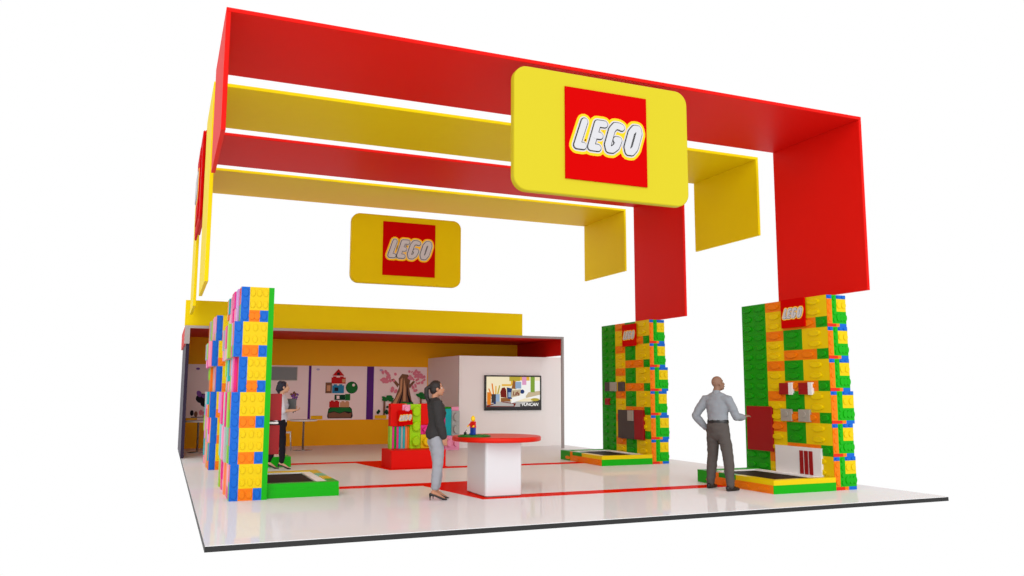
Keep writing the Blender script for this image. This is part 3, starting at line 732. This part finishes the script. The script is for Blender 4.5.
# ------------------------------------------------------------------ brick displays at the back
t = thing('brick_display', 'low red plinth carrying a wall of giant coloured toy bricks', 'display stand', (4.2, 7.45, 0))
m = MB(); m.box(3.64, 4.75, 7.06, 7.85, 0.004, 0.35, 'frame_red', bev=0.01); shift_build(m, 'plinth', t)
def dbl(x0, x1, y0, y1, z0, z1, c, studs=0, name='giant_brick', label=None, r=None):
    m = MB(); m.box(x0, x1, y0, y1, z0, z1, c, bev=0.006)
    for j in range(studs):
        zc = z0 + (z1 - z0) * (j + 0.5) / studs
        m.stud(((x0 + x1) / 2, y0, zc), (0, -1, 0), r or (x1 - x0) * 0.36, (z1 - z0) / studs * 0.34, 0.09, c, 20)
    return shift_build(m, name, t, label)
YB = 7.55
dbl(3.74, 4.02, YB, 7.75, 0.80, 1.25, 'frame_red', label='red brick')
for i, c in enumerate(('b_lime', 'b_magenta', 'b_green', 'b_magenta', 'b_teal', 'b_grey', 'b_teal', 'b_salmon', 'b_orange')):
    dbl(3.74 + i * 0.045, 3.74 + (i + 1) * 0.045 - 0.004, YB + 0.03, 7.75, 0.351, 0.795, c, name='striped_slab', label='thin coloured upright slab')
dbl(4.025, 4.07, YB, 7.75, 0.8, 1.25, 'b_orange', label='orange brick')
dbl(4.075, 4.135, YB, 7.75, 0.8, 1.25, 'b_green', label='green brick')
dbl(3.97, 4.13, YB - 0.05, YB - 0.001, 1.07, 1.23, 'b_pink', 1, label='small pink brick')
dbl(4.14, 4.36, YB - 0.02, 7.75, 0.351, 1.24, 'b_bright_lime', 3, label='lime green brick with three studs')
dbl(4.365, 4.62, YB, 7.75, 0.82, 1.25, 'frame_red', label='red brick')
dbl(4.365, 4.62, YB, 7.75, 0.63, 0.815, 'b_magenta', 1, label='magenta brick')
dbl(4.365, 4.62, YB - 0.02, 7.75, 0.351, 0.625, 'b_yellow', 1, label='yellow brick with round stud')
dbl(4.625, 4.8, YB, 7.75, 0.351, 1.25, 'b_pink', 3, label='pink brick')
lc = Vector((4.02, YB - 0.06, 0.97)); ca, sa = cos(0.06), sin(0.06)
logo_parts(t, 0.30, lambda u, v, d: Vector((lc.x + u * ca - v * sa, lc.y - d, lc.z + u * sa + v * ca)), 0.02)

t.location.x += 0.055
t = thing('brick_display', 'column of teal, grey and pink giant bricks against the white storage wall', 'display stand', (6.3, 11.8, 0))
YB = 11.6
dbl(5.9, 6.29, YB, 12.1, 0.002, 1.0, 'b_magenta', 3, label='magenta brick')
dbl(6.295, 6.46, YB, 12.1, 0.37, 1.05, 'b_teal', 0, label='teal brick')
dbl(6.465, 6.68, YB, 12.1, 0.37, 1.0, 'b_grey', 2, label='grey brick with two studs')
dbl(6.465, 6.66, YB + 0.02, 12.1, 1.002, 1.1, 'b_pink', 0, label='pink cap brick')
dbl(6.295, 6.455, YB + 0.02, 12.1, 1.052, 1.1, 'b_green', 0, label='green cap brick')
dbl(6.295, 6.68, YB, 12.1, 0.002, 0.365, 'b_pink', 0, label='pink base brick')
m = MB()
for i in range(2): m.stud((6.295 + 0.0963 + i * 0.1925, YB, 0.18), (0, -1, 0), 0.07, 0.1, 0.08, 'b_pink', 20)
shift_build(m, 'stud_pair', t)

# ------------------------------------------------------------------ people
def remeshed(mb, name, voxel, parent, smooth=4, wrinkle=0.0, wscale=14, label=None, matname=None):
    me = mb.mesh(name)
    o = bpy.data.objects.new(name, me); COL.objects.link(o)
    md = o.modifiers.new('r', 'REMESH'); md.mode = 'VOXEL'; md.voxel_size = voxel; md.use_smooth_shade = True
    s = o.modifiers.new('s', 'SMOOTH'); s.factor = 0.5; s.iterations = smooth
    ev = o.evaluated_get(bpy.context.evaluated_depsgraph_get())
    new = bpy.data.meshes.new_from_object(ev)
    o.modifiers.clear(); o.data = new
    bpy.data.meshes.remove(me); new.name = name
    new.materials.clear(); new.materials.append(MATS[matname])
    for p in new.polygons: p.use_smooth = True; p.material_index = 0
    if wrinkle:
        nrm = [v.normal.copy() for v in new.vertices]
        for v, n in zip(new.vertices, nrm):
            q = Vector((v.co.x * wscale, v.co.y * wscale, v.co.z * wscale * 1.6))
            v.co += n * (noise.noise(q) * wrinkle)
    o.parent = parent
    if label: o['label'] = label
    return o

def lerp(a, b, t): return Vector(a) * (1 - t) + Vector(b) * t

def hand(mb, wrist, d, palm_n, thumb_side, curl, m, s=1.0):
    """palm, four bent fingers of different length and a side thumb"""
    w = Vector(wrist); d = Vector(d).normalized(); n = Vector(palm_n); n = (n - d * n.dot(d)).normalized(); t = Vector(thumb_side); t = (t - d * t.dot(d) - n * t.dot(n)).normalized()
    pl = 0.09 * s
    mb.tube([w - d * 0.02, w + d * 0.03 * s, w + d * pl * 0.8, w + d * pl], None, m, 12, flat=[(0.024 * s, 0.019 * s), (0.034 * s, 0.017 * s), (0.042 * s, 0.014 * s), (0.040 * s, 0.011 * s)], side=t)
    for k, (off, ln) in enumerate(((0.030, 0.072), (0.010, 0.082), (-0.010, 0.076), (-0.029, 0.060))):
        p = w + d * (pl * (0.97 - 0.03 * abs(k - 1.2))) + t * off * s; pts = [p - d * 0.02]
        a = curl * (0.5 + 0.08 * k)
        for j, f in enumerate((0.46, 0.30, 0.24)):
            dv = (d * cos(a) + n * sin(a)).normalized(); pts.append(pts[-1] + dv * ln * s * f + (d * 0.02 if j == 0 else Vector()))
            a += curl * 0.75
        mb.tube(pts, [0.0095 * s, 0.009 * s, 0.0085 * s, 0.007 * s], m, 8)
    b = w + d * 0.025 * s + t * 0.024 * s
    mb.tube([b, b + (t * 0.7 + d * 0.6 + n * 0.3).normalized() * 0.036 * s, b + (t * 0.7 + d * 0.6 + n * 0.3).normalized() * 0.036 * s + (d * 0.9 + t * 0.2 + n * 0.4).normalized() * 0.03 * s], [0.013 * s, 0.011 * s, 0.008 * s], m, 8)

def person(label, loc, heading, sc, P, female):
    """local frame: facing +Y, right is +X"""
    root = thing('person', label, 'person', loc, heading - pi / 2)
    root.scale = (sc, sc, sc)
    V = Vector
    sw = 0.165 if female else 0.195
    lean = V(P.get('lean', (0, 0, 0)))
    pel = V(P.get('pelvis', (0, 0, 0.95)))
    chest = pel + V((0, 0.0, 0.33)) + lean * 0.7
    neck = pel + V((0, -0.015, 0.52)) + lean
    ty = P.get('twist', 0.0)
    ru = V((cos(ty), sin(ty), 0))
    head_yaw = P.get('head_yaw', 0.0); pitch = P.get('head_pitch', 0.0)
    HR = Matrix.Rotation(head_yaw, 3, 'Z') @ Matrix.Rotation(-pitch, 3, 'X')
    hc = neck + V((0, 0.015, 0.155)) + HR @ V((0, 0.02, 0))
    H = lambda x, y, z: hc + HR @ V((x, y, z))
    sh = {s: neck + ru * (s * sw) + V((0, 0, -0.07 if female else -0.088)) for s in (-1, 1)}
    hip = {s: pel + V((s * 0.088, 0, -0.04)) for s in (-1, 1)}
    elb = {-1: sh[-1] + V(P['elbL']), 1: sh[1] + V(P['elbR'])}
    wri = {-1: elb[-1] + V(P['wriL']), 1: elb[1] + V(P['wriR'])}
    ank = {-1: V(P['ankL']), 1: V(P['ankR'])}
    knee = {}
    for s in (-1, 1):
        knee[s] = lerp(hip[s], ank[s], 0.5) + V((s * 0.005, 0.03 + P.get('kneefwd', {}).get(s, 0), 0))
    heel = P.get('heel', 0.0)
    toe_dir = {s: Matrix.Rotation(P.get('toe', {}).get(s, -s * 0.12), 3, 'Z') @ V((0, 1, 0)) for s in (-1, 1)}
    if female:
        torso = [(-0.10, 0.150, 0.105, 0), (0.0, 0.165, 0.115, -0.01), (0.10, 0.135, 0.095, 0), (0.18, 0.118, 0.085, 0.005), (0.30, 0.137, 0.105, 0.018), (0.40, 0.150, 0.090, 0.0), (0.455, 0.13, 0.065, -0.01), (0.50, 0.06, 0.05, -0.012)]
    else:
        torso = [(-0.10, 0.150, 0.105, 0), (0.0, 0.165, 0.115, -0.01), (0.10, 0.150, 0.105, 0), (0.20, 0.152, 0.108, 0.0), (0.32, 0.175, 0.118, 0.005), (0.41, 0.185, 0.102, -0.005), (0.465, 0.15, 0.072, -0.012), (0.51, 0.07, 0.058, -0.014)]
    def tp(z):
        return pel + lean * max(0, z) / 0.52
    def torso_loft(mb, grow, z0, z1, m, hem=0.0):
        rows = [r for r in torso if z0 - 1e-6 <= r[0] <= z1 + 1e-6]
        mb.tube([tp(r[0]) + V((0, r[3], r[0])) for r in rows], None, m, 24, flat=[(r[1] + grow + (hem if i == 0 else 0), r[2] + grow + (hem if i == 0 else 0)) for i, r in enumerate(rows)], side=ru)
    ar = (0.043, 0.034, 0.026) if female else (0.054, 0.042, 0.030)
    lr = (0.082, 0.052, 0.036) if female else (0.086, 0.058, 0.042)
    skin = P['skin']
    # ---- body, one continuous surface
    b = MB()
    torso_loft(b, -0.014, -0.2, 0.6, skin)
    b.tube([neck + V((0, -0.01, -0.04)), neck + V((0, 0, 0.04)), hc + V((0, -0.02, -0.06))], [0.052 if female else 0.062, 0.046 if female else 0.058, 0.05], skin, 16)
    hw = 0.070 if female else 0.075
    b.ball(H(0, -0.012, 0.022), (hw, 0.092, 0.092), skin, 24, 16, HR)
    b.ball(H(0, 0.022, -0.045), (hw * 0.80, 0.070, 0.078), skin, 20, 14, HR)
    b.ball(H(0, 0.06, -0.098), (0.026, 0.026, 0.022), skin, 12, 8, HR)                      # chin
    b.tube([H(0, 0.083, 0.005), H(0, 0.099, -0.03), H(0, 0.103, -0.038)], [0.010, 0.012, 0.014], skin, 10)   # nose
    b.tube([H(-0.038, 0.062, 0.022), H(0, 0.075, 0.02), H(0.038, 0.062, 0.022)], [0.010, 0.012, 0.010], skin, 10)   # brow
    b.tube([H(-0.02, 0.084, -0.07), H(0, 0.091, -0.068), H(0.02, 0.084, -0.07)], [0.009, 0.011, 0.009], skin, 10)     # mouth
    for s in (-1, 1):
        b.ball(H(s * (hw + 0.004), -0.012, -0.015), (0.010, 0.020, 0.032), skin, 10, 8, HR)  # ears
        b.tube([sh[s] - ru * (s * 0.05), sh[s], lerp(sh[s], elb[s], 0.5), elb[s]], [ar[0] * 0.95, ar[0], ar[0] * 0.9, ar[1]], skin, 14)
        b.tube([elb[s], lerp(elb[s], wri[s], 0.35), wri[s]], [ar[1], ar[1] * 1.03, ar[2]], skin, 14)
        hd = P['hand'][s]
        hand(b, wri[s], hd['d'], hd['n'], hd['t'], hd.get('curl', 0.5), skin, 0.92 if female else 1.05)
        b.tube([hip[s] + V((0, 0, 0.04)), hip[s] + V((0, 0, -0.08)), lerp(hip[s], knee[s], 0.6), knee[s]], [lr[0] * 0.95, lr[0], lr[0] * 0.8, lr[1]], skin, 16)
        b.tube([knee[s], lerp(knee[s], ank[s], 0.3) + V((0, -0.012, 0)), ank[s]], [lr[1], lr[1] * 1.02, lr[2] * 0.85], skin, 16)
        td = toe_dir[s]
        b.tube([ank[s] - td * 0.03 + V((0, 0, -0.03)), ank[s] + td * 0.05 + V((0, 0, -0.035 - heel * 0.4)), V((ank[s].x, ank[s].y, 0.025)) + td * 0.15], [0.03, 0.028, 0.018], skin, 12)
    remeshed(b, 'body', 0.0075, root, 3, matname=skin)
    # eyes
    for s in (-1, 1):
        e = MB(); e.ball(H(s * 0.029, 0.0625, 0.0), 0.0115, 'eye_white', 12, 8); ob = e.build('eye', root)
        e = MB(); e.ball(H(s * 0.0295, 0.0695, 0.0), 0.0065, 'hair_dark', 10, 6); e.build('pupil', ob)
        e = MB(); e.tube([H(s * 0.014, 0.081, 0.027), H(s * 0.032, 0.075, 0.031), H(s * 0.046, 0.062, 0.026)], [0.004, 0.005, 0.003], 'hair_dark', 6); e.build('eyebrow', root)
    e = MB(); e.tube([H(-0.02, 0.092, -0.07), H(0, 0.100, -0.069), H(0.02, 0.092, -0.07)], [0.004, 0.006, 0.004], 'lip', 8); e.build('lips', root)
    # ---- upper garment
    c = MB(); g = P.get('ease', 0.012)
    torso_loft(c, g, P.get('hem_z', 0.05), 0.47, P['top'], P.get('hem', 0.0))
    for s in (-1, 1):
        c.tube([sh[s] - ru * (s * 0.07), sh[s], lerp(sh[s], elb[s], 0.5), elb[s]], [ar[0] + g * 1.3, ar[0] + g * 1.1, ar[0] + g, ar[1] + g * 1.2], P['top'], 16)
        if P.get('sleeve', 1.0) > 0.5:
            c.tube([elb[s], lerp(elb[s], wri[s], 0.4), lerp(elb[s], wri[s], 0.93)], [ar[1] + g * 1.2, ar[1] + g * 1.1, ar[2] + g * 1.0], P['top'], 16)
    remeshed(c, P['top_name'], 0.010, root, 3, 0.009, 11, matname=P['top'])
    if P.get('collar'):
        c = MB(); c.tube([neck + V((0, -0.008, -0.03)), neck + V((0, -0.004, 0.015))], None, P['top'], 18, flat=[(0.078, 0.07), (0.068, 0.064)], side=(1, 0, 0)); c.build('collar', root)
    # ---- trousers
    c = MB(); tm = P['bottom']
    rows = [r for r in torso if r[0] <= 0.11]
    c.tube([pel + V((0, r[3], r[0])) for r in rows], None, tm, 24, flat=[(r[1] + P.get('waist', 0.010), r[2] + P.get('waist', 0.010)) for r in rows], side=(1, 0, 0))
    tw = P.get('leg_ease', 0.02)
    for s in (-1, 1):
        end = lerp(knee[s], ank[s], P.get('cuff', 0.97))
        c.tube([hip[s] + V((0, 0, 0.03)), hip[s] + V((0, 0, -0.08)), lerp(hip[s], knee[s], 0.6), knee[s], lerp(knee[s], end, 0.5), end],
               [lr[0] + 0.010, lr[0] + tw * 0.9, lr[0] * 0.8 + tw, lr[1] + tw, lr[1] + tw * 0.8, lr[2] + tw * 0.9], tm, 18)
    remeshed(c, 'trousers', 0.010, root, 3, 0.010, 10, matname=tm)
    if P.get('belt'):
        c = MB(); c.tube([pel + V((0, 0, 0.075)), pel + V((0, 0, 0.10))], None, 'leather_black', 26, flat=[(0.180, 0.134), (0.176, 0.130)], side=(1, 0, 0)); c.build('belt', root)
    # ---- shoes
    for s in (-1, 1):
        c = MB(); td = toe_dir[s]; a = V((ank[s].x, ank[s].y, 0)); side = td.cross(V((0, 0, 1)))
        if heel:
            c.tube([a - td * 0.055 + V((0, 0, heel + 0.02)), a - td * 0.0 + V((0, 0, heel + 0.008)), a + td * 0.07 + V((0, 0, heel * 0.5 + 0.012)), a + td * 0.135 + V((0, 0, 0.022)), a + td * 0.19 + V((0, 0, 0.013))], None, 'leather_black', 14,
                   flat=[(0.028, 0.026), (0.029, 0.02), (0.033, 0.02), (0.036, 0.018), (0.014, 0.009)], side=side)
            c.tube([a - td * 0.068 + V((0, 0, heel + 0.02)), a - td * 0.064 + V((0, 0, 0.006))], [0.017, 0.007], 'leather_black', 10)
        else:
            c.tube([a - td * 0.065 + V((0, 0, 0.045)), a + td * 0.02 + V((0, 0, 0.05)), a + td * 0.10 + V((0, 0, 0.035)), a + td * 0.17 + V((0, 0, 0.028))], None, 'leather_black', 14,
                   flat=[(0.034, 0.04), (0.04, 0.045), (0.046, 0.03), (0.034, 0.02)], side=side)
            c.tube([a - td * 0.07 + V((0, 0, 0.012)), a + td * 0.08 + V((0, 0, 0.012)), a + td * 0.17 + V((0, 0, 0.012))], None, 'leather_black', 14, flat=[(0.036, 0.012), (0.048, 0.012), (0.036, 0.012)], side=side)
        remeshed(c, 'shoe', 0.007, root, 2, matname='leather_black')
    # ---- hair
    hm = P.get('hair')
    if hm:
        c = MB()
        c.ball(H(0, -0.022, 0.032), (hw + 0.012, 0.094, 0.094), hm, 24, 16, HR)
        c.ball(H(0, -0.055, -0.02), (hw + 0.004, 0.062, 0.075), hm, 20, 12, HR)
        if P['hair_style'] == 'ponytail':
            c.ball(H(0, -0.12, 0.035), (0.03, 0.03, 0.03), hm, 12, 8)
            c.tube([H(0, -0.12, 0.04), H(0, -0.165, 0.0), H(0.005, -0.175, -0.09), H(0.0, -0.15, -0.19), H(0.0, -0.13, -0.25)], [0.026, 0.036, 0.038, 0.028, 0.010], hm, 12)
        else:
            c.ball(H(0, -0.08, 0.085), (0.055, 0.055, 0.052), hm, 16, 10)
            c.tube([H(0, -0.10, 0.03), H(0, -0.125, -0.05), H(0, -0.11, -0.13)], [0.05, 0.05, 0.02], hm, 12)
        # keep the face clear
        def cut(mb):
            for v in mb.bm.verts:
                q = HR.transposed() @ (v.co - hc)
                if q.y > 0.045 and q.z < 0.06: v.co = hc + HR @ V((q.x * 0.8, 0.03, q.z))
        cut(c)
        remeshed(c, 'hair', 0.008, root, 2, 0.006, 30, matname=hm)
    return root, dict(sh=sh, elb=elb, wri=wri, hc=hc)

D2 = Vector
# bald man seen from behind, reaching towards the right tower
person('bald person in grey shirt and taupe trousers reaching toward the front right tower', (7.57, 1.95, 0), radians(20), 1.0,
       dict(skin='skin_brown', top='shirt_grey', top_name='shirt', bottom='trouser_taupe', collar=True, belt=True,
            pelvis=(0.0, 0.0, 0.955), lean=(0.0, 0.0, 0), twist=0.05, head_yaw=-0.45, head_pitch=-0.22,
            elbR=(0.08, 0.10, -0.27), wriR=(0.0, 0.185, -0.01), elbL=(-0.14, -0.09, -0.26), wriL=(0.10, 0.14, -0.20),
            ankL=(-0.20, 0.05, 0.09), ankR=(0.23, -0.06, 0.09), ease=0.018, hem_z=0.1, hem=0.004, leg_ease=0.024, cuff=1.0, waist=0.019,
            hand={1: dict(d=(0.25, 1, 0.3), n=(-0.2, 0.0, -1), t=(-1, 0, 0.2), curl=0.5), -1: dict(d=(0.3, 0.35, -0.9), n=(1, 0, 0.1), t=(0, 1, 0), curl=0.6)}), False)
# woman in black blouse by the counter
person('person in black blouse and light grey trousers standing left of the red counter', (3.11, 2.42, 0), radians(-3), 0.92,
       dict(skin='skin_tan', top='blouse_black', top_name='blouse', bottom='trouser_grey', hair='hair_dark', hair_style='ponytail', heel=0.075,
            pelvis=(0, 0, 1.0), lean=(0, -0.01, 0), head_yaw=-0.1, head_pitch=-0.08,
            elbR=(0.05, 0.02, -0.27), wriR=(0.0, 0.07, -0.235), elbL=(-0.05, 0.03, -0.27), wriL=(0.0, 0.10, -0.225),
            ankL=(-0.075, 0.05, 0.15), ankR=(0.075, -0.03, 0.15), ease=0.032, hem_z=0.0, hem=0.004, leg_ease=0.030, cuff=0.86,
            hand={1: dict(d=(0, 0.25, -1), n=(-1, 0.1, 0), t=(0, 1, 0), curl=0.5), -1: dict(d=(0, 0.3, -1), n=(1, 0.1, 0), t=(0, 1, 0), curl=0.5)}), True)
# woman with a grey folder at the back
pr, J = person('person in white blouse and black trousers hugging a grey folder behind the left tower', (1.70, 7.85, 0), radians(-12), 0.935,
       dict(skin='skin_fair', top='blouse_white', top_name='blouse', bottom='trouser_black', hair='hair_blueblack', hair_style='updo', heel=0.08,
            pelvis=(0, 0, 1.01), lean=(0, 0.01, 0), head_yaw=0.15, head_pitch=-0.05,
            elbR=(0.05, 0.05, -0.27), wriR=(-0.05, 0.225, 0.02), elbL=(-0.05, 0.05, -0.27), wriL=(0.10, 0.22, 0.05),
            ankL=(-0.07, -0.24, 0.17), ankR=(0.06, 0.04, 0.155), kneefwd={-1: 0.03}, ease=0.016, hem_z=0.0, hem=0.0, leg_ease=0.018, cuff=0.97, sleeve=0.3,
            hand={1: dict(d=(-0.5, 1, 0.1), n=(-0.3, -0.2, 1), t=(-1, 0, 0.4), curl=0.7), -1: dict(d=(1, 0.4, 0.1), n=(0, -1, 0.2), t=(0, 0, 1), curl=0.6)}), True)
m = MB(); m.box(-0.17, 0.15, 0.0, 0.03, 0, 0.25, 'laptop_grey', bev=0.006)
o = m.build('folder', loc=(1.85, 7.78, 1.10)); o.rotation_euler = (0, 0, radians(-62)); tag(o, 'grey folder held at the chest of the person behind left tower', 'folder')
